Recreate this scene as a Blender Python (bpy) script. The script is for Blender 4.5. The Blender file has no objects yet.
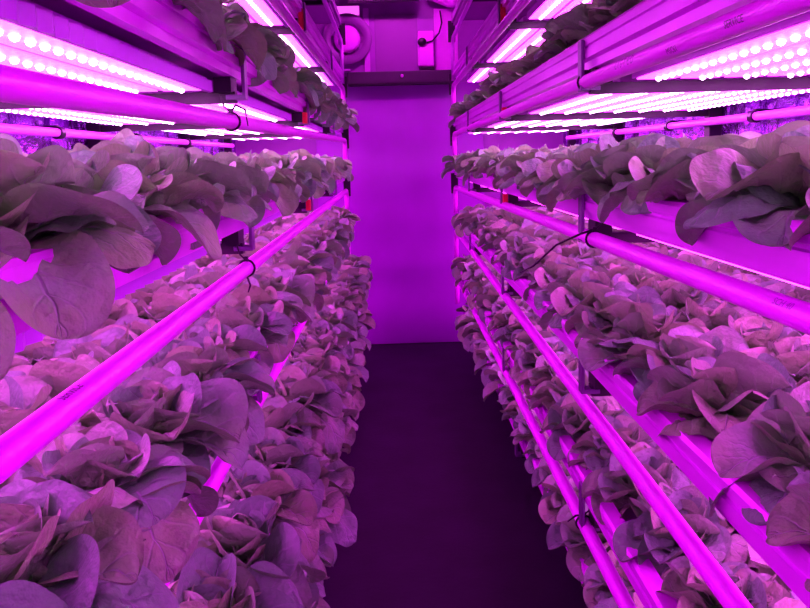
import bpy, bmesh, math, random
import numpy as np
from mathutils import Vector, Matrix

random.seed(7)
RNG = np.random.default_rng(11)
S = bpy.context.scene
C = S.collection
PI = math.pi

# ------------------------------------------------------------------ layout
EYE = 1.30                      # height of the lens
XL, XR = -0.297, 0.387          # aisle faces of the two racks
WL, WR = -1.06, 1.16            # inner faces of the long walls
Y0, Y1 = -0.25, 4.45            # racks start / end
YW = 4.83                       # far wall
CEIL = 2.46
BOT = [2.11, 1.785, 1.467, 1.165, 0.845, 0.545, 0.24]   # undersides of the tiers
DECK = 0.047                    # deck surface above the underside
STATIONS = [0.30, 1.42, 2.48, 3.55, 4.45]               # bracket lines

# ------------------------------------------------------------------ helpers
def srgb(r, g, b):
    f = lambda c: c / 12.92 if c <= 0.04045 else ((c + 0.055) / 1.055) ** 2.4
    return (f(r), f(g), f(b), 1.0)

def mat(name, col, rough=0.5, metal=0.0, spec=0.5, bump=None, vary=0.0, emit=None, strength=0.0):
    m = bpy.data.materials.new(name); m.use_nodes = True
    nt = m.node_tree; N = nt.nodes; L = nt.links
    b = N['Principled BSDF']
    b.inputs['Base Color'].default_value = (*col[:3], 1)
    b.inputs['Roughness'].default_value = rough
    b.inputs['Metallic'].default_value = metal
    b.inputs['Specular IOR Level'].default_value = spec
    if bump or vary:
        tc = N.new('ShaderNodeTexCoord'); nz = N.new('ShaderNodeTexNoise')
        nz.inputs['Scale'].default_value = bump[0] if bump else 6.0
        nz.inputs['Detail'].default_value = 6
        L.new(tc.outputs['Object'], nz.inputs['Vector'])
        if bump:
            bp = N.new('ShaderNodeBump'); bp.inputs['Strength'].default_value = bump[1]
            bp.inputs['Distance'].default_value = bump[2]
            L.new(nz.outputs['Fac'], bp.inputs['Height']); L.new(bp.outputs['Normal'], b.inputs['Normal'])
        if vary:
            nz2 = N.new('ShaderNodeTexNoise'); nz2.inputs['Scale'].default_value = 5.0; nz2.inputs['Detail'].default_value = 8
            L.new(tc.outputs['Object'], nz2.inputs['Vector'])
            rp = N.new('ShaderNodeMapRange'); rp.inputs['From Min'].default_value = .3; rp.inputs['From Max'].default_value = .7
            rp.inputs['To Min'].default_value = 1 - vary; rp.inputs['To Max'].default_value = 1 + vary
            L.new(nz2.outputs['Fac'], rp.inputs['Value'])
            mx = N.new('ShaderNodeVectorMath'); mx.operation = 'SCALE'
            mx.inputs[0].default_value = col[:3]
            L.new(rp.outputs['Result'], mx.inputs['Scale']); L.new(mx.outputs['Vector'], b.inputs['Base Color'])
    if emit:
        b.inputs['Emission Color'].default_value = (*emit[:3], 1)
        b.inputs['Emission Strength'].default_value = strength
    return m

def obj(name, me, parent=None, m=None, smooth=False):
    if isinstance(me, bmesh.types.BMesh):
        bm = me; me = bpy.data.meshes.new(name); bm.to_mesh(me); bm.free()
    if m is not None and not me.materials: me.materials.append(m)
    if smooth:
        me.polygons.foreach_set('use_smooth', [True] * len(me.polygons))
    o = bpy.data.objects.new(name, me); C.objects.link(o)
    if parent is not None: o.parent = parent
    return o

def tag(o, label, cat, group=None, kind=None):
    o['label'] = label; o['category'] = cat
    if group: o['group'] = group
    if kind: o['kind'] = kind
    return o

def struct(o, label=None):
    o['kind'] = 'structure'
    if label: o['label'] = label
    return o

def empty(name, loc, label, cat, group=None, rz=0):
    o = bpy.data.objects.new(name, None); C.objects.link(o)
    o.empty_display_size = .05
    o.location = loc; o.rotation_euler = (0, 0, rz)
    return tag(o, label, cat, group)

def box(bm, x0, x1, y0, y1, z0, z1, bev=0.0):
    r = bmesh.ops.create_cube(bm, size=1.0)
    vs = r['verts']
    for v in vs:
        v.co.x = x0 + (v.co.x + .5) * (x1 - x0)
        v.co.y = y0 + (v.co.y + .5) * (y1 - y0)
        v.co.z = z0 + (v.co.z + .5) * (z1 - z0)
    if bev:
        es = list({e for v in vs for e in v.link_edges})
        bmesh.ops.bevel(bm, geom=es, offset=bev, segments=2, affect='EDGES', profile=.5)
    return bm

def BOX(*a, bev=0.0):
    return box(bmesh.new(), *a, bev=bev)

def prism_y(bm, prof, y0, y1):
    """closed (x, z) outline carried along y"""
    a = [bm.verts.new((x, y0, z)) for x, z in prof]
    b = [bm.verts.new((x, y1, z)) for x, z in prof]
    n = len(prof)
    for i in range(n):
        j = (i + 1) % n
        bm.faces.new((a[i], a[j], b[j], b[i]))
    bm.faces.new(list(reversed(a))); bm.faces.new(b)
    bmesh.ops.recalc_face_normals(bm, faces=bm.faces)
    return bm

def tube(bm, pts, r, seg=14, caps=True):
    P = [Vector(p) for p in pts]
    rings = []
    ref = Vector((0, 0, 1))
    T0 = (P[1] - P[0]).normalized()
    if abs(T0.dot(ref)) > .9: ref = Vector((1, 0, 0))
    n = (ref - T0 * ref.dot(T0)).normalized()
    for i, p in enumerate(P):
        if i == 0: t = (P[1] - P[0]).normalized()
        elif i == len(P) - 1: t = (P[-1] - P[-2]).normalized()
        else: t = ((P[i + 1] - p).normalized() + (p - P[i - 1]).normalized()).normalized()
        n = (n - t * n.dot(t)).normalized()
        bi = t.cross(n)
        rr = r[i] if isinstance(r, (list, tuple)) else r
        rings.append([bm.verts.new(p + (n * math.cos(2 * PI * k / seg) + bi * math.sin(2 * PI * k / seg)) * rr) for k in range(seg)])
    for a, b in zip(rings, rings[1:]):
        for k in range(seg):
            bm.faces.new((a[k], a[(k + 1) % seg], b[(k + 1) % seg], b[k]))
    if caps:
        bm.faces.new(list(reversed(rings[0]))); bm.faces.new(rings[-1])
    bmesh.ops.recalc_face_normals(bm, faces=bm.faces)
    return bm

def lathe(bm, prof, M, seg=32):
    """(radius, height) outline spun about the local z axis, moved by matrix M"""
    rings = []
    for r, h in prof:
        if r < 1e-6: rings.append([bm.verts.new(M @ Vector((0, 0, h)))])
        else: rings.append([bm.verts.new(M @ Vector((r * math.cos(2 * PI * k / seg), r * math.sin(2 * PI * k / seg), h))) for k in range(seg)])
    for a, b in zip(rings, rings[1:]):
        for k in range(seg):
            k2 = (k + 1) % seg
            if len(a) == 1 and len(b) == 1: continue
            if len(a) == 1: bm.faces.new((a[0], b[k2], b[k]))
            elif len(b) == 1: bm.faces.new((a[k], a[k2], b[0]))
            else: bm.faces.new((a[k], a[k2], b[k2], b[k]))
    bmesh.ops.recalc_face_normals(bm, faces=bm.faces)
    return bm

# ------------------------------------------------------------------ materials
M_FLOOR = mat('dark_floor_mat', (.019, .005, .027), .7, bump=(60, .25, .004), vary=.35)
M_CEIL = mat('ceiling_paint', (.16, .10, .18), .6, vary=.2)
M_WALL = mat('container_wall_paint', (.34, .05, .42), .45, vary=.15)
M_FOIL = mat('crinkled_foil', (.42, .14, .66), .22, metal=.85, bump=(9, 1.0, .06))
M_DOOR = mat('door_paint', (.37, .010, .52), .42, vary=.05)
M_HEAD = mat('dark_header_paint', (.055, .03, .06), .5)
M_ALU = mat('anodised_rail', (.82, .06, .90), .34, metal=.25, vary=.06)
M_DECK = mat('white_deck', (.80, .20, .86), .45)
M_PIPE = mat('plastic_pipe', (.93, .03, .97), .34)
M_PIPEOLD = mat('rear_pipe_plastic', (.80, .16, .90), .35)
M_PRINT = mat('pipe_print', (.10, .02, .13), .5)
M_PRINTL = mat('pipe_print_faded', (.42, .01, .52), .45)
M_BLACK = mat('black_coated_steel', (.012, .009, .014), .45)
M_TIE = mat('black_nylon', (.006, .005, .008), .4)
M_BRKT = mat('grey_bracket_steel', (.20, .11, .26), .4, metal=.5)
M_RED = mat('red_plastic', (.80, .02, .04), .4)
M_BOARD = mat('light_board', (.70, .2, .80), .4)
M_SKIRT = mat('ribbed_skirt_plastic', (.50, .10, .68), .35)
M_STRIP = mat('led_strip', (.8, .4, .9), .4, emit=(.92, .034, 1), strength=3.2)
M_LED = mat('led_lens', (.9, .7, .95), .3, emit=(1, .46, 1), strength=6.5)
M_LED.cycles.emission_sampling = 'NONE' if hasattr(M_LED, 'cycles') else None
M_WHITE = mat('white_enamel', (.86, .08, .88), .4)
M_PALE = mat('pale_panel_paint', (.62, .08, .70), .45)
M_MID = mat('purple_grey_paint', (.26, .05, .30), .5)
M_STALK = mat('pot_plug', (.03, .02, .03), .8)
M_LAMP = mat('lamp_cover', (.8, .5, .85), .4, emit=(1, .09, .95), strength=.55)

def leaf_material():
    m = bpy.data.materials.new('lettuce_leaf'); m.use_nodes = True
    nt = m.node_tree; N = nt.nodes; L = nt.links
    b = N['Principled BSDF']; out = N['Material Output']
    uv = N.new('ShaderNodeUVMap'); uv.uv_map = 'UVMap'
    sep = N.new('ShaderNodeSeparateXYZ'); L.new(uv.outputs['UV'], sep.inputs[0])
    def math_(op, a, c=None, d=None):
        n = N.new('ShaderNodeMath'); n.operation = op
        for i, v in enumerate((a, c, d)):
            if v is None: continue
            if isinstance(v, (int, float)): n.inputs[i].default_value = v
            else: L.new(v, n.inputs[i])
        return n.outputs[0]
    s = math_('ABSOLUTE', math_('MULTIPLY_ADD', sep.outputs['X'], 2.0, -1.0))     # 0 on the midrib, 1 at the margin
    t = sep.outputs['Y']
    # midrib
    wid = math_('MULTIPLY_ADD', t, -.085, .11)
    rib = N.new('ShaderNodeMapRange'); rib.interpolation_type = 'SMOOTHSTEP'
    L.new(s, rib.inputs['Value']); rib.inputs['From Min'].default_value = 0.0; L.new(wid, rib.inputs['From Max'])
    rib.inputs['To Min'].default_value = 1; rib.inputs['To Max'].default_value = 0
    # side veins
    ph = math_('MULTIPLY_ADD', s, -1.7, math_('MULTIPLY', t, 5.0))
    fr = math_('ABSOLUTE', math_('SUBTRACT', math_('FRACT', ph), .5))
    vein = N.new('ShaderNodeMapRange'); vein.interpolation_type = 'SMOOTHSTEP'
    L.new(fr, vein.inputs['Value']); vein.inputs['From Min'].default_value = 0; vein.inputs['From Max'].default_value = .10
    vein.inputs['To Min'].default_value = .55; vein.inputs['To Max'].default_value = 0
    vm = math_('MULTIPLY', vein.outputs[0], math_('SUBTRACT', 1.0, s))
    veins = math_('MAXIMUM', rib.outputs[0], vm)
    tc = N.new('ShaderNodeTexCoord')
    nz = N.new('ShaderNodeTexNoise'); nz.inputs['Scale'].default_value = 70; nz.inputs['Detail'].default_value = 3
    L.new(tc.outputs['Object'], nz.inputs['Vector'])
    nz2 = N.new('ShaderNodeTexNoise'); nz2.inputs['Scale'].default_value = 14; nz2.inputs['Detail'].default_value = 2
    L.new(tc.outputs['Object'], nz2.inputs['Vector'])
    oi = N.new('ShaderNodeObjectInfo')
    geo = N.new('ShaderNodeNewGeometry')
    rnd = math_('FRACT', math_('ADD', oi.outputs['Random'], geo.outputs['Random Per Island']))
    ramp = N.new('ShaderNodeValToRGB')
    e = ramp.color_ramp.elements
    e[0].position = 0; e[0].color = (.10, .38, .12, 1)
    e[1].position = 1; e[1].color = (.36, .78, .38, 1)
    k = ramp.color_ramp.elements.new(.45); k.color = (.19, .60, .21, 1)
    k = ramp.color_ramp.elements.new(.8); k.color = (.27, .68, .18, 1)
    L.new(math_('MULTIPLY_ADD', nz2.outputs['Fac'], .5, math_('MULTIPLY', rnd, .62)), ramp.inputs['Fac'])
    mx = N.new('ShaderNodeMix'); mx.data_type = 'RGBA'
    L.new(math_('MULTIPLY', veins, .5), mx.inputs['Factor'])
    L.new(ramp.outputs['Color'], mx.inputs['A']); mx.inputs['B'].default_value = (.50, .72, .55, 1)
    # paler underside
    mu = N.new('ShaderNodeMix'); mu.data_type = 'RGBA'
    L.new(math_('MULTIPLY', geo.outputs['Backfacing'], .5), mu.inputs['Factor'])
    L.new(mx.outputs['Result'], mu.inputs['A']); mu.inputs['B'].default_value = (.22, .60, .13, 1)
    L.new(mu.outputs['Result'], b.inputs['Base Color'])
    b.inputs['Roughness'].default_value = .40
    b.inputs['Specular IOR Level'].default_value = .4
    h = math_('ADD', math_('MULTIPLY', nz.outputs['Fac'], .8), math_('MULTIPLY', veins, -.35))
    bp = N.new('ShaderNodeBump'); bp.inputs['Strength'].default_value = .9; bp.inputs['Distance'].default_value = .008
    L.new(h, bp.inputs['Height']); L.new(bp.outputs['Normal'], b.inputs['Normal'])
    tr = N.new('ShaderNodeBsdfTranslucent'); L.new(mu.outputs['Result'], tr.inputs['Color'])
    ms = N.new('ShaderNodeMixShader'); ms.inputs[0].default_value = .16
    L.new(b.outputs[0], ms.inputs[1]); L.new(tr.outputs[0], ms.inputs[2]); L.new(ms.outputs[0], out.inputs['Surface'])
    return m
M_LEAF = leaf_material()

# ------------------------------------------------------------------ room shell
struct(obj('floor', BOX(WL - .05, WR + .05, -1.3, YW + .06, -.06, 0), m=M_FLOOR))
struct(obj('ceiling', BOX(WL - .05, WR + .05, -1.3, YW + .06, CEIL, CEIL + .06), m=M_CEIL))
def corrugated(x, sgn):
    bm = bmesh.new(); prof = []
    y = -1.3; k = 0
    while y < YW + .06:
        for dy, d in ((0, 0), (.07, 0), (.10, .03), (.17, .03), (.20, 0)):
            prof.append((y + dy, x + sgn * d))
        y += .2001
    prev = None
    for y, xx in prof:
        a = bm.verts.new((xx, y, 0)); b = bm.verts.new((xx, y, CEIL))
        c = bm.verts.new((x + sgn * .06, y, 0)); d = bm.verts.new((x + sgn * .06, y, CEIL))
        cur = (a, b, d, c)
        if prev:
            for i in range(4):
                j = (i + 1) % 4
                bm.faces.new((prev[i], prev[j], cur[j], cur[i]))
        else: bm.faces.new(cur)
        prev = cur
    bm.faces.new(tuple(reversed(prev)))
    bmesh.ops.recalc_face_normals(bm, faces=bm.faces)
    return bm
struct(obj('wall_left', corrugated(WL, -1), m=M_FOIL))
struct(obj('wall_right', corrugated(WR, 1), m=M_FOIL))
struct(obj('wall_far', BOX(WL - .05, WR + .05, YW, YW + .06, 0, CEIL), m=M_WALL))
struct(obj('wall_near', BOX(WL - .05, WR + .05, -1.3, -1.24, 0, CEIL), m=M_WALL))

# door sheet at the end of the aisle
d = struct(obj('door_1', BOX(-.52, .62, YW - .030, YW, 0.005, 1.80, bev=.004), m=M_DOOR))
hd = tag(obj('door_header', BOX(-.29, .41, YW - .10, YW - .0, 1.795, 1.875, bev=.006), m=M_HEAD),
         'dark header box across the top of the plain end door', 'door header')
obj('bottom_lip', BOX(-.285, .405, YW - .104, YW - .02, 1.785, 1.797), hd, M_BLACK)
bm = bmesh.new(); lathe(bm, [(0, .012), (.008, .012), (.011, .006), (.011, 0)], Matrix.Translation((.075, YW - .10, 1.842)) @ Matrix.Rotation(PI / 2, 4, 'X'), 14)
o = obj('indicator_lens', bm, hd, M_WHITE); o['label'] = 'small pale round indicator lens'

# ------------------------------------------------------------------ racks: trays, pipes, lights, brackets
SIDE = {'left': (XL, WL, -1), 'right': (XR, WR, 1)}
TIER = ['overhead', 'highest lit', 'top planted', 'second planted', 'third planted', 'fourth planted', 'bottom planted']
TIERP = {2: 'top', 3: 'second', 4: 'third', 5: 'fourth', 6: 'bottom'}
SETBACK = {('right', 6): .042}

def rail_profile(xf, s):
    """outer rail: s=+1 when the rack lies towards +x"""
    pts = [(-.012, 0), (-.012, .016), (0, .019), (0, .036), (-.004, .038), (-.004, .0425), (0, .0445), (0, .058), (-.004, .064), (-.030, .064), (-.030, .0)]
    return [(xf - s * o, z) for o, z in pts]

for side, (xf0, xw, s) in SIDE.items():
    for k, zb in enumerate(BOT):
        xf = xf0 + s * SETBACK.get((side, k), 0)
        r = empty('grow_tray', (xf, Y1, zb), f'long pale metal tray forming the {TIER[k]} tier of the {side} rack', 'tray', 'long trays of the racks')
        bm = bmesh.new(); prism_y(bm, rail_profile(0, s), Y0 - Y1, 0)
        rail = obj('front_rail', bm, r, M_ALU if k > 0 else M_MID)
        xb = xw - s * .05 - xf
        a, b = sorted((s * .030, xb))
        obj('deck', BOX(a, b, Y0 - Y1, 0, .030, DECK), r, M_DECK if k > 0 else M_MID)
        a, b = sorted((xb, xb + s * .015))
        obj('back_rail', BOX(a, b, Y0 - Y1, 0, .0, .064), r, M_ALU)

# supply pipes under each tray (near height, far height measured at y = .6 and y = 4)
PIPES = {('right', 0): (2.075, 2.035), ('right', 1): (1.742, 1.742), ('right', 2): (1.441, 1.441), ('right', 3): (1.138, 1.108), ('right', 4): (.760, .822), ('right', 5): (.497, .522),
         ('left', 0): (2.075, 2.035), ('left', 1): (1.715, 1.735), ('left', 2): (1.366, 1.412), ('left', 3): (1.083, 1.10), ('left', 4): (.795, .80), ('left', 5): (.49, .50)}
def zpipe(side, k, y):
    a, b = PIPES[(side, k)]
    return a + (b - a) * (y - .6) / 3.4
PIPE_R = .0145
PIPEOBJ = {}
for (side, k), _ in PIPES.items():
    xf, xw, s = SIDE[side]
    xp = xf + s * .004
    ys = [Y0 + .02, .6, 1.42, 2.48, 3.55, Y1 - .06]
    pts = [(0, y, zpipe(side, k, y)) for y in ys]
    # a swept elbow that turns down at the door end
    ye, ze = ys[-1], zpipe(side, k, ys[-1])
    for i in range(1, 8):
        a = i / 7 * PI / 2
        pts.append((0, ye + .06 * math.sin(a), ze - .06 * (1 - math.cos(a))))
    pts.append((0, ye + .06, ze - (.17 if k != 0 else .26)))
    o0 = pts[0]
    bm = bmesh.new(); tube(bm, [(x, y, z) for x, y, z in pts], PIPE_R if k > 0 else .011, 16)
    p = obj('water_pipe', bm, None, M_PIPE if k > 0 else M_PIPEOLD, smooth=True)
    p.location = (xp, 0, 0)
    below = {0: 'overhead', 1: 'highest lit', 2: 'top planted', 3: 'second planted', 4: 'third planted', 5: 'fourth planted'}[k]
    tag(p, f'magenta lit plastic pipe hung under the {below} tier of the {side} rack', 'pipe', 'water pipes along the racks')
    PIPEOBJ[(side, k)] = p

# printed lettering along some pipes
def print_on(side, k, y, text, size, ang, m, gap=1.0):
    """lettering wrapped on the pipe, ang = degrees from the aisle side upwards"""
    xf, xw, s = SIDE[side]
    cu = bpy.data.curves.new('lettering', 'FONT'); cu.body = text; cu.size = size; cu.resolution_u = 2; cu.space_character = gap
    to = bpy.data.objects.new('tmp', cu); C.objects.link(to)
    dg = bpy.context.evaluated_depsgraph_get()
    me = bpy.data.meshes.new_from_object(to.evaluated_get(dg)); bpy.data.objects.remove(to)
    bm = bmesh.new(); bm.from_mesh(me)
    for q in range(1, 9):                            # slices, so the letters bend with the pipe
        bmesh.ops.bisect_plane(bm, geom=bm.verts[:] + bm.edges[:] + bm.faces[:], plane_co=(0, size * q / 11, 0), plane_no=(0, 1, 0))
    bm.to_mesh(me); bm.free()
    n = len(me.vertices); co = np.empty(n * 3); me.vertices.foreach_get('co', co); co = co.reshape(-1, 3)
    u = co[:, 0]; v = co[:, 1]
    a = math.radians(ang) + v / PIPE_R
    R = PIPE_R + .0006
    yy = y - u if s > 0 else y + u
    out = np.stack([-s * np.cos(a) * R, yy, np.interp(yy, [.6, 4], [zpipe(side, k, .6), zpipe(side, k, 4.0)]) + np.sin(a) * R], 1)
    slope = (zpipe(side, k, 4.0) - zpipe(side, k, .6)) / 3.4
    out[:, 2] = zpipe(side, k, .6) + (yy - .6) * slope + np.sin(a) * R
    me.vertices.foreach_set('co', out.ravel()); me.update()
    o = obj('lettering', me, PIPEOBJ[(side, k)], m)
    return o
print_on('right', 2, 1.19, 'LISTED', .019, -14, M_PRINTL, 1.7)
print_on('right', 2, .97, 'MSC61', .012, -42, M_PRINT)
print_on('right', 2, .80, 'SERVICE', .012, -25, M_PRINT)
print_on('right', 3, .69, 'SCH 40', .011, 28, M_PRINTL)
print_on('left', 3, .60, 'SERVICE', .011, 62, M_PRINT)

# rear pipes with black clips
def rear_pipe(side, k, z, label):
    xf, xw, s = SIDE[side]
    x = xw - s * .075
    r = empty('rear_pipe', (x, Y1 - .1, z), label, 'pipe', 'rear pipes along the container walls')
    bm = bmesh.new(); tube(bm, [(0, Y0 - Y1 + .1, 0), (0, -2, 0), (0, 0, 0)], .013, 12)
    obj('tube', bm, r, M_PIPEOLD, True)
    for y in (.95, 1.55, 2.1, 2.75, 3.4):
        bm = bmesh.new(); tube(bm, [(0, y - Y1 + .1 - .012, 0), (0, y - Y1 + .1 + .012, 0)], .019, 12)
        a, b = sorted((0, s * .078)); box(bm, a, b, y - Y1 + .1 - .008, y - Y1 + .1 + .008, -.006, .022)
        obj('clip', bm, r, M_TIE)
rear_pipe('left', 2, 1.40, 'pale round pipe on the far wall behind the lettuce of the left rack')
rear_pipe('right', 2, 1.395, 'pale round pipe with black clips on the wall behind right rack lettuce')

# uprights
for side, (xf, xw, s) in SIDE.items():
    for i, y in enumerate(STATIONS):
        a, b = sorted((xw - s * .048, xw - s * .004))
        o = obj('rack_post', BOX(a, b, y - .022, y + .022, 0, CEIL, bev=.002), m=M_BLACK)
        which = ['beside the camera', 'second from the camera', 'third from the camera', 'fourth from the camera', 'nearest the door'][i]
        tag(o, f'black upright post against the wall of the {side} rack, {which}', 'post', 'rear uprights of the racks')
    for k in range(0, 4):
        a, b = sorted((xf - s * .022, xf + s * .022))
        o = obj('end_hanger', BOX(a, b, Y1 + .002, Y1 + .02, BOT[k] - .10, BOT[k] + .03, bev=.002), m=M_BLACK)
        tag(o, f'short black end plate on the door end of the {TIER[k]} tray, {side} rack', 'end plate', 'black end plates of the trays')

# brackets
def bracket(side, k, y, label):
    xf, xw, s = SIDE[side]; sb = s * SETBACK.get((side, k), 0); zb = BOT[k]
    xf += sb
    r = empty('tray_bracket', (xf, y, zb), label, 'bracket', 'brackets carrying the trays')
    a, b = sorted((s * .012, xw - s * .048 - xf))
    obj('arm', BOX(a, b, -.011, .011, -.050, -.028), r, M_BLACK)
    bm = bmesh.new()
    a, b = sorted((-s * .009, -s * .002)); box(bm, a, b, -.013, .013, -.036, .056, bev=.0012)
    a, b = sorted((-s * .009, s * .03)); box(bm, a, b, -.013, .013, -.044, -.034, bev=.0012)
    obj('hook', bm, r, M_BRKT)
    a, b = sorted((s * .016, s * .05)); obj('block', BOX(a, b, -.026, .026, -.030, -.001), r, M_BLACK)
    return r
for side in SIDE:
    for k in range(0, 7):
        for i, y in enumerate(STATIONS[:-1]):
            which = ['beside the camera', 'at the first hanger', 'at the middle hanger', 'at the last hanger'][i]
            if i == 2 and k in (1, 2, 3):
                which = 'with a red tag'
            r = bracket(side, k, y, f'steel bracket {which} holding the {TIER[k]} tray of the {side} rack')
            if i == 2 and k in (1, 2, 3):
                s = SIDE[side][2]
                a, b = sorted((-s * .004, s * .012))
                t = obj('red_tag', BOX(a, b, -.034, -.014, -.040, -.002 if k > 1 else .03, bev=.002), r, M_RED)
                t['label'] = 'bright red plastic tag'

# grow lights: one per bay under each tray
def bumpy_strip(xc, hw, ya, yb, z, n, r):
    """a lens strip whose underside swells into one diode lens per cell"""
    bm = bmesh.new(); dy = (yb - ya) / n
    L = [bm.verts.new((xc - hw, ya + dy * i, z)) for i in range(n + 1)]
    Rr = [bm.verts.new((xc + hw, ya + dy * i, z)) for i in range(n + 1)]
    for i in range(n):
        cy = ya + dy * (i + .5)
        ring = [bm.verts.new((xc + r * math.cos(q * PI / 4), cy + r * math.sin(q * PI / 4), z)) for q in range(8)]
        rg2 = [bm.verts.new((xc + .75 * r * math.cos(q * PI / 4), cy + .75 * r * math.sin(q * PI / 4), z - .7 * r)) for q in range(8)]
        top = bm.verts.new((xc, cy, z - 1.05 * r))
        SW, SE, NW, NE = L[i], Rr[i], L[i + 1], Rr[i + 1]
        bm.faces.new((SE, NE, ring[2], ring[1], ring[0], ring[7], ring[6]))
        bm.faces.new((NE, NW, SW, SE, ring[6], ring[5], ring[4], ring[3], ring[2]))
        for q in range(8):
            q2 = (q + 1) % 8
            bm.faces.new((ring[q], ring[q2], rg2[q2], rg2[q])).material_index = 1
            bm.faces.new((rg2[q], rg2[q2], top)).material_index = 1
    up = .003
    LU = [bm.verts.new((v.co.x, v.co.y, z + up)) for v in L]; RU = [bm.verts.new((v.co.x, v.co.y, z + up)) for v in Rr]
    for A, B in ((L, LU), (RU, Rr), (LU, RU)):
        for i in range(n): bm.faces.new((A[i], A[i + 1], B[i + 1], B[i]))
    bm.faces.new((L[0], LU[0], RU[0], Rr[0])); bm.faces.new((L[n], Rr[n], RU[n], LU[n]))
    bmesh.ops.recalc_face_normals(bm, faces=bm.faces)
    return bm
LMESH = {}
BAYS = [(Y0 + .01, STATIONS[0] - .035)] + [(STATIONS[i] + .035, STATIONS[i + 1] - .035) for i in range(4)]
def light_meshes(length, width, s, dens):
    key = (round(length, 3), round(width, 3), s, dens)
    if key in LMESH: return LMESH[key]
    h = length / 2
    bx = lambda a, b: sorted((s * a, s * b))
    a, b = bx(.004, width)
    board = BOX(a, b, -h, h, -.012, .012, bev=.002)
    strips = []
    nb = 7
    for i in range(nb):
        xc = s * (.044 + (width - .10) * i / (nb - 1))
        hw = (width - .11) / (nb - 1) / 2 - .006
        st = bumpy_strip(xc, hw, -h + .02, h - .02, -.015, max(2, int(length / dens)), .0060) if dens else BOX(xc - hw, xc + hw, -h + .02, h - .02, -.0150, -.0121)
        strips.append(st)
    # ribbed skirt on the aisle edge
    sk = bmesh.new(); n = int(length / .034)
    prof_o = []
    for j in range(n * 2 + 1):
        y = -h + length * j / (n * 2); prof_o.append((-s * (.002 + (.007 if j % 2 and s < 0 else 0)), y))
    prev = None
    for x, y in prof_o:
        q = [sk.verts.new((x, y, -.018)), sk.verts.new((x, y, .004)), sk.verts.new((s * .003, y, .004)), sk.verts.new((s * .003, y, -.018))]
        if prev:
            for i in range(4): sk.faces.new((prev[i], prev[(i + 1) % 4], q[(i + 1) % 4], q[i]))
        else: sk.faces.new(q)
        prev = q
    sk.faces.new(list(reversed(prev))); bmesh.ops.recalc_face_normals(sk, faces=sk.faces)
    def mk(bm, nm, m):
        me = bpy.data.meshes.new(nm); bm.to_mesh(me); bm.free(); me.materials.append(m)
        if nm == 'led_strip': me.materials.append(M_LED)
        return me
    LMESH[key] = (mk(board, 'board', M_BOARD), [mk(x, 'led_strip', M_STRIP) for x in strips], mk(sk, 'skirt', M_SKIRT))
    return LMESH[key]
BAYN = ['beside the camera', 'in the nearest bay', 'in the second bay', 'in the third bay', 'in the bay by the door']
for side, (xf, xw, s) in SIDE.items():
    for k in range(1, 6):
        for i, (ya, yb) in enumerate(BAYS):
            w = abs(xw - xf) - (.14 if s < 0 else .165)
            bd, sts, sk = light_meshes(yb - ya, w, s, .033 if k <= 2 else 0)
            r = empty('grow_light', (xf + s * (.055 if s < 0 else .080), (ya + yb) / 2, BOT[k] - .0135), f'diode grow light under the {TIER[k]} tray, {side} rack, {BAYN[i]}', 'grow light', 'grow lights under the trays')
            obj('board', bd, r)
            if s < 0: obj('skirt', sk, r)
            for a in sts: obj('led_strip', a, r)

# cable ties
def tie(side, k, y, label, tail):
    xf, xw, s = SIDE[side]
    x = xf + s * .004; z = zpipe(side, k, y)
    bm = bmesh.new()
    ring = [(math.cos(2 * PI * i / 18) * .0165, 0, math.sin(2 * PI * i / 18) * .0165) for i in range(19)]
    tube(bm, ring, .0022, 6)
    box(bm, -.004, .004, -.004, .004, .014, .024)
    tube(bm, [(s * -.0, 0, .016), (s * .012, 0, .028), (s * .018, 0, .05)], .0018, 6)
    tube(bm, tail, [.0022] * (len(tail) - 1) + [.0012], 6)
    o = obj('cable_tie', bm, None, M_TIE); o.location = (x, y, z)
    tag(o, label, 'cable tie', 'black ties around the pipes')
tie('right', 3, 1.36, 'black cable tie with a long loose tail around the second right pipe', [(-.004, 0, .018), (-.03, -.01, .012), (-.07, .02, -.012), (-.115, .03, -.055), (-.14, .04, -.07)])
tie('right', 2, 1.42, 'black cable tie around the right pipe below the top planted tray', [(0, 0, .017), (.012, .005, .02), (.02, .01, .03)])
tie('left', 2, 1.33, 'black wire tie with a short hooked tail on the upper left pipe', [(0, 0, .017), (.012, -.01, .03), (.03, -.015, .02), (.035, -.02, -.01)])
tie('left', 3, 1.40, 'black cable tie hanging below the lower left pipe at the hanger', [(0, 0, -.017), (.006, .0, -.035), (.0, .004, -.05)])
tie('right', 5, 1.44, 'black cable tie with a stub tail on the lowest right pipe', [(-.004, 0, .017), (-.02, -.01, .022), (-.04, -.02, .014)])

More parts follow.
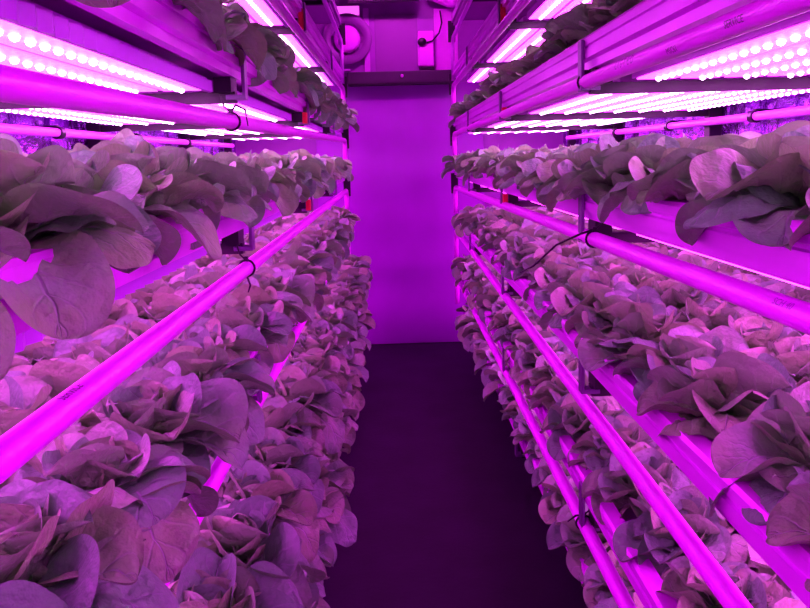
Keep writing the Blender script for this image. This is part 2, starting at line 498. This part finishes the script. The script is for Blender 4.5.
# ------------------------------------------------------------------ lettuce
def leaf_grid(az, r0, z0, length, width, e0, e1, cup, ruf, twist, rng, nt=11, ns=8):
    """one leaf blade: returns verts, uvs; grid (nt+1) x (ns+1)"""
    t = 1 - (1 - np.linspace(0, 1, nt + 1)) ** 1.55
    e = e0 + (e1 - e0) * (t ** 1.25)
    dl = np.diff(t) * length
    em = (e[1:] + e[:-1]) / 2
    R = r0 + np.concatenate([[0], np.cumsum(np.cos(em) * dl)])
    Z = z0 + np.concatenate([[0], np.cumsum(np.sin(em) * dl)])
    q = np.clip((t - .05) / .95, 0, 1) ** 1.12
    w = .5 * width * np.clip(1 - np.abs(2 * q - 1) ** 2.3, 0, 1) ** .5
    w = np.maximum(w, .5 * width * .2 * (1 - t) ** .5)
    sgn = np.linspace(-1, 1, ns + 1)
    T, Sg = np.meshgrid(t, sgn, indexing='ij')
    W = w[:, None]
    p1, p2, p3 = rng.uniform(0, 6.28, 3)
    f1, f2 = rng.uniform(6, 10), rng.uniform(13, 19)
    # blunt round tip
    shrink = 0.0
    lift = cup * W * Sg ** 2 * 1.0 + ruf * width * (np.abs(Sg) ** 1.6) * (np.sin(f1 * T * (1 + .2 * Sg) + p1 + (Sg > 0) * 2.1) * .6 + np.sin(f2 * T + p2 - (Sg > 0) * 1.3) * .28)
    lift += .035 * width * np.sin(11 * T + 5 * np.abs(Sg) + p3) * (1 - np.abs(Sg)) * np.abs(Sg) * 2
    lift += .05 * width * np.abs(Sg) * np.sin(PI * T)
    if nt > 15:                                    # blistered blade between the veins
        ph = 5.0 * T - 1.7 * np.abs(Sg)
        lift += .040 * width * np.abs(np.cos(PI * ph)) * (1 - np.abs(Sg)) ** .5 * np.sin(PI * T) ** .5
        g1, g2, g3, g4 = rng.uniform(0, 6.28, 4)
        lift += .030 * width * np.sin(PI * T) * (np.sin(9 * T + 4 * Sg + g1) + np.sin(15 * T - 6 * Sg + g2) * .7 + np.sin(7 * Sg - 5 * T + g3) * .8)
    side = W * Sg * (1 - .16 * cup * Sg ** 2)
    ex = e[:, None]
    rr = R[:, None] - np.sin(ex) * lift - np.cos(ex) * shrink
    zz = Z[:, None] + np.cos(ex) * lift - np.sin(ex) * shrink
    tw = twist * T
    zz = zz + side * np.sin(tw) * .9
    side = side * np.cos(tw)
    a = az
    X = rr * math.cos(a) - side * math.sin(a)
    Y = rr * math.sin(a) + side * math.cos(a)
    V = np.stack([X, Y, zz], -1).reshape(-1, 3)
    UV = np.stack([Sg * .5 + .5, T], -1).reshape(-1, 2)
    return V, UV

def head_arrays(seed, droop=0.0, scale=1.0, upright=0.0, lod=0):
    """lettuce head, aisle side towards local +x; droop: how far the aisle leaves hang"""
    rng = np.random.default_rng(seed)
    nt, ns = ((24, 10), (8, 6), (6, 4))[lod]
    Vs, UVs = [], []
    layers = [  # count, length, width, e0, e1, cup, ruffle, z0, r0
        (7, .128, .112, .30, -.42, .40, .050, .014, .010),
        (7, .114, .106, .66, -.10, .60, .055, .020, .010),
        (6, .094, .094, .98, .40, .90, .065, .024, .008),
        (5, .072, .076, 1.18, 1.15, 1.1, .085, .026, .006),
        (4, .052, .060, 1.34, 1.95, 1.3, .10, .028, .004)]
    if lod == 2: layers = [(5, *layers[0][1:]), (5, *layers[1][1:]), (4, *layers[2][1:]), (3, *layers[3][1:])]
    for li, (n, ln, wd, e0, e1, cup, ruf, z0, r0) in enumerate(layers):
        off = rng.uniform(0, 6.28)
        for i in range(n):
            az = off + 2 * PI * i / n + rng.uniform(-.28, .28)
            l = ln * rng.uniform(.85, 1.15); w = wd * rng.uniform(.85, 1.15)
            a0 = e0 + rng.uniform(-.16, .16) + upright * .35; a1 = e1 + rng.uniform(-.35, .35) + upright * .5
            c = cup * rng.uniform(.6, 1.3)
            if rng.random() < .18: c = -c * .7
            facing = math.cos(az)
            if droop and facing > .1 and li < 2 and rng.random() < .8:
                q = droop * facing
                a1 -= (1.15 if li == 0 else .8) * q; l *= 1 + .22 * q; w *= 1 + .05 * q; a0 += .10 * q
                c *= 1 - .3 * q
            if droop and facing < -.3 and li == 0: l *= .8
            V, U = leaf_grid(az, r0, z0, l, w, a0, a1, c, ruf, rng.uniform(-.45, .45), rng, nt, ns)
            Vs.append(V * scale); UVs.append(U)
    return Vs, UVs, nt, ns

def faces_for(nt, ns, base):
    i, j = np.meshgrid(np.arange(nt), np.arange(ns), indexing='ij')
    a = (i * (ns + 1) + j).ravel() + base
    return np.stack([a, a + ns + 1, a + ns + 2, a + 1], 1)

def build_mesh(name, V, U, F):
    me = bpy.data.meshes.new(name)
    me.vertices.add(len(V)); me.vertices.foreach_set('co', V.ravel())
    me.loops.add(F.size); me.loops.foreach_set('vertex_index', F.ravel())
    me.polygons.add(len(F)); me.polygons.foreach_set('loop_start', np.arange(0, F.size, 4))
    me.polygons.foreach_set('loop_total', np.full(len(F), 4))
    uvl = me.uv_layers.new(name='UVMap'); uvl.data.foreach_set('uv', U[F.ravel()].ravel())
    me.update(calc_edges=True); me.validate()
    me.polygons.foreach_set('use_smooth', [True] * len(me.polygons))
    me.materials.append(M_LEAF)
    return me

def stack_head(h):
    Vs, UVs, nt, ns = h
    n = (nt + 1) * (ns + 1)
    F = np.concatenate([faces_for(nt, ns, n * i) for i in range(len(Vs))])
    return np.concatenate(Vs), np.concatenate(UVs), F

def head_mesh(name, **kw):
    return build_mesh(name, *stack_head(head_arrays(**kw)))
OPEN = [head_mesh('lettuce_open', seed=20 + i) for i in range(6)]
DROOP = [head_mesh('lettuce_droop', seed=50 + i, droop=.6, scale=1.02) for i in range(6)]
HANG = [head_mesh('lettuce_hang', seed=80 + i, droop=1.15, scale=1.05) for i in range(5)]
UPR = [head_mesh('lettuce_upright', seed=110 + i, upright=.8, droop=.15) for i in range(4)]
LOW = [stack_head(head_arrays(140 + i, lod=2)) for i in range(5)]
LOWH = [stack_head(head_arrays(160 + i, lod=2, droop=.8, scale=1.0)) for i in range(3)]

ORD = ['', 'first', 'second', 'third', 'fourth', 'fifth', 'sixth', 'seventh', 'eighth', 'ninth', 'tenth', 'eleventh', 'twelfth', 'thirteenth', 'fourteenth', 'fifteenth', 'sixteenth', 'seventeenth',
       'eighteenth', 'nineteenth', 'twentieth', 'twenty-first', 'twenty-second', 'twenty-third', 'twenty-fourth', 'twenty-fifth', 'twenty-sixth', 'twenty-seventh', 'twenty-eighth', 'twenty-ninth', 'thirtieth']
ROWN = ['aisle row', 'second row', 'third row', 'back row']
PITCH = .178
VIS = {2: [1, .05, 0.01, 0.01], 3: [1, .45, .3, .2], 4: [1, .8, .75, .6], 5: [1, .55, .2, .02], 6: [.55, .2, .02, .01]}
VISL = {2: [1, .05, 0.01, 0.01], 3: [1, .45, .3, .2], 4: [1, .8, .75, .6], 5: [1, .3, .05, .01], 6: [.6, .05, .01, .01]}
cand = []
for side, (xf, xw, s) in SIDE.items():
    for k in range(2, 7):
        xs0 = xf + s * SETBACK.get((side, k), 0)
        inset = .075
        if side == 'left' and k in (5, 6): inset = .0
        if side == 'left' and k == 4: inset = .06
        if side == 'right' and k == 2: inset = .095
        if side == 'right' and k in (4, 5): inset = .10
        for row in range(4):
            n = int((Y1 - .06 - .0) / PITCH)
            for j in range(n):
                y = Y1 - .10 - j * PITCH - (PITCH / 2 if row % 2 else 0) + random.uniform(-.018, .018)
                x = xs0 + s * (inset + row * .168 + random.uniform(-.012, .012))
                if abs(x) > abs(xw) - .165: x = xw - s * .165
                if y < .30: continue
                z = BOT[k] + DECK
                v = (VIS if side == 'right' else VISL)[k][row]
                dist2 = x * x + y * y + (z - EYE) ** 2
                # inside the camera's field?
                hx = abs((x + .02) / max(y, .05)); hz = (EYE - z) / max(y, .05)
                inside = hx < .66 and -.26 < hz < .76
                cand.append(dict(side=side, k=k, row=row, j=j, x=x, y=y, z=z, s=s, w=v / dist2 * (1 if inside else .05)))
cand.sort(key=lambda c: -c['w'])
SOLO, REST = cand[:300], cand[300:]
for c in SOLO:
    k, row, side = c['k'], c['row'], c['side']
    rz = (0 if c['s'] < 0 else PI) + random.uniform(-.45, .45)
    if row == 0:
        if k == 2: pool, adj = (HANG, 'hanging') if side == 'left' else (UPR, 'upright')
        elif side == 'left': pool, adj = (HANG, 'hanging') if random.random() < (.8 if k == 4 else .55) else (DROOP, 'drooping')
        else: pool, adj = (DROOP, 'drooping') if random.random() < (.6 if k == 3 else .3) else (OPEN, 'open')
    else:
        pool, adj = OPEN, 'open'
        rz = random.uniform(0, 6.28)
    me = random.choice(pool)
    o = bpy.data.objects.new('lettuce', me); C.objects.link(o)
    sc = random.uniform(.82, 1.03) * (1.04 if c['y'] < 1.1 and side == 'left' else 1)
    o.location = (c['x'], c['y'], c['z'] - .004)
    o.rotation_euler = (random.uniform(-.06, .06), random.uniform(-.06, .06), rz)
    o.scale = (sc, sc, sc * random.uniform(.92, 1.05))
    tag(o, f"{adj} green lettuce in {ROWN[row]} of {side} rack's {TIERP[k]} tier, {ORD[c['j'] + 1]} from the door", 'lettuce', f"lettuces on the {side} rack's {TIERP[k]} tier")
Vs, Us, Fs = [], [], []; base = 0
for c in REST:
    V, U, F = random.choice(LOWH if (c['row'] == 0) else LOW)
    a = (0 if c['s'] < 0 else PI) + random.uniform(-.5, .5) if c['row'] == 0 else random.uniform(0, 6.28)
    sc = random.uniform(.9, 1.1)
    Rm = np.array([[math.cos(a), -math.sin(a), 0], [math.sin(a), math.cos(a), 0], [0, 0, 1]])
    Vs.append((V * sc) @ Rm.T + np.array([c['x'], c['y'], c['z'] - .004])); Us.append(U); Fs.append(F + base); base += len(V)
o = bpy.data.objects.new('lettuce_crop', build_mesh('lettuce_crop', np.concatenate(Vs), np.concatenate(Us), np.concatenate(Fs))); C.objects.link(o)
tag(o, 'dense lettuce crop filling the inner rows and far ends of both racks', 'lettuce', kind='stuff')

# ------------------------------------------------------------------ end wall fittings above the door
W = YW
# round fan
r = empty('wall_fan', (-.285, W, 2.10), 'round wall fan with dark ring and bright pale hub, left of the door top', 'fan')
RX = Matrix.Rotation(PI / 2, 4, 'X')
bm = bmesh.new(); lathe(bm, [(.165, 0), (.168, .05), (.160, .06), (.118, .052), (.105, .03), (.105, 0)], RX, 40); obj('ring', bm, r, M_MID, True)
bm = bmesh.new(); lathe(bm, [(0, .072), (.06, .070), (.082, .062), (.088, .05), (.088, .01)], RX, 36); obj('hub', bm, r, M_WHITE, True)
for i in range(7):
    bm = bmesh.new(); a = i * 2 * PI / 7
    M = RX @ Matrix.Rotation(a, 4, 'Z') @ Matrix.Translation((.098, 0, .022)) @ Matrix.Rotation(.5, 4, 'X')
    bmesh.ops.create_cube(bm, size=1, matrix=M @ Matrix.Diagonal((.03, .05, .004, 1))); obj('blade', bm, r, M_MID)
# small luminaire above the fan
r = empty('wall_light', (-.285, W, 2.285), 'small pale rectangular lamp above the round wall fan', 'lamp')
obj('base', BOX(-.10, .09, -.03, 0, -.034, .034, bev=.004), r, M_WHITE)
obj('cover', BOX(-.095, .085, -.045, -.03, -.029, .029, bev=.004), r, M_LAMP)
# flat plate and shelf under the fan
o = tag(obj('wall_shelf', BOX(-.50, -.27, W - .08, W, 1.885, 1.90, bev=.002), m=M_PALE), 'narrow pale shelf below the round wall fan', 'shelf')
# vertical trim, door top panel
o = tag(obj('wall_panel', BOX(-.10, .19, W - .012, W, 1.885, 2.26, bev=.002), m=M_MID), 'flat darker purple panel centred above the door header', 'panel')
for x in (-.155,):
    struct(obj('trim_1', BOX(x - .018, x + .018, W - .03, W, 1.885, 2.30, bev=.002), m=M_PALE))
# pale side panel and control box
o = tag(obj('pale_panel', BOX(.30, .46, W - .010, W, 1.885, 2.29, bev=.002), m=M_WHITE), 'tall pale wall panel right of the control box', 'panel')
r = empty('control_box', (.245, W - .0, 2.03), 'pale wall control box with a black round dial and cable', 'control box')
obj('body', BOX(-.058, .05, -.06, 0, -.125, .11, bev=.012), r, M_WHITE)
bm = bmesh.new(); lathe(bm, [(.0, .085), (.022, .085), (.027, .078), (.030, .058)], Matrix.Translation((-.03, 0, .035)) @ RX, 20); o = obj('dial', bm, r, M_TIE, True); o['label'] = 'black round dial'
bm = bmesh.new(); tube(bm, [(0, -.064, .03), (.04, -.07, .04), (.085, -.06, .09), (.105, -.05, .16), (.095, -.045, .24)], .005, 8); obj('cable', bm, r, M_TIE, True)
obj('foot', BOX(-.045, .05, -.065, 0, -.150, -.127, bev=.003), r, M_BLACK)
# duct elbow
bm = bmesh.new()
tube(bm, [(.25, W - .12, 2.37), (.30, W - .12, 2.365), (.35, W - .12, 2.345), (.40, W - .12, 2.32), (.47, W - .12, 2.315)], [.048, .05, .05, .048, .045], 18)
o = tag(obj('duct_elbow', bm, m=M_WHITE, smooth=True), 'short pale duct elbow near the ceiling above the pale panel', 'duct')
bm = bmesh.new(); box(bm, .33, .35, W - .13, W - .11, 2.38, CEIL); obj('strap', bm, o, M_BRKT)
r = empty('end_wall_fill_light', (.05, 4.22, CEIL), 'added fill light under the ceiling, out of view, brightening the end wall', 'lamp')  # added light above the view, brightens the end wall and door
obj('base', BOX(-.22, .22, -.04, .04, -.03, 0, bev=.004), r, M_WHITE)
obj('cover', BOX(-.21, .21, -.032, .032, -.055, -.03, bev=.006), r, mat('fill_light_glow', (.8, .4, .85), .4, emit=(.95, .06, 1), strength=38))
# dark ceiling beams at the door end
for i, (y, z, lab) in enumerate(((W - .25, 2.30, 'dark crossbeam under the ceiling just before the end wall'), (W - 1.3, 2.36, 'dark crossbeam under the ceiling nearer the camera'))):
    o = tag(obj('ceiling_beam', BOX(-.26 if i == 0 else WL, .20 if i == 0 else WR, y, y + .06, z, CEIL, bev=.003), m=M_HEAD), lab, 'beam')

# ------------------------------------------------------------------ world, camera
w = bpy.data.worlds.new('World'); S.world = w; w.use_nodes = True
w.node_tree.nodes['Background'].inputs['Color'].default_value = (.004, 0, .006, 1)
w.node_tree.nodes['Background'].inputs['Strength'].default_value = 1

F_PX, VP, ROLL, PP = 700.0, (393, 158), math.radians(1.6), (405, 227)
ay = Vector((VP[0] - PP[0], -(VP[1] - PP[1]), -F_PX)).normalized()
u = Vector((-math.sin(ROLL), math.cos(ROLL), 0))
az = (u - ay * u.dot(ay)).normalized()
ax = ay.cross(az)
R = Matrix((ax, ay, az))           # rows: world axes seen in the camera frame
cd = bpy.data.cameras.new('camera'); cam = bpy.data.objects.new('camera', cd); C.objects.link(cam)
cam.matrix_world = Matrix.Translation((0, 0, EYE)) @ R.to_4x4()
cd.sensor_width = 36; cd.lens = 36 * F_PX / 810
cd.shift_y = -(304 - PP[1]) / 810
cd.clip_start = .02; cd.clip_end = 50
S.camera = cam

S.view_settings.view_transform = 'Standard'; S.view_settings.look = 'None'
S.view_settings.gamma = 1.0; S.view_settings.use_curve_mapping = False
S.view_settings.exposure = 1.42
S.cycles.max_bounces = 7; S.cycles.diffuse_bounces = 4; S.cycles.glossy_bounces = 3
S.cycles.sample_clamp_indirect = 4.0
S.cycles.use_denoising = True
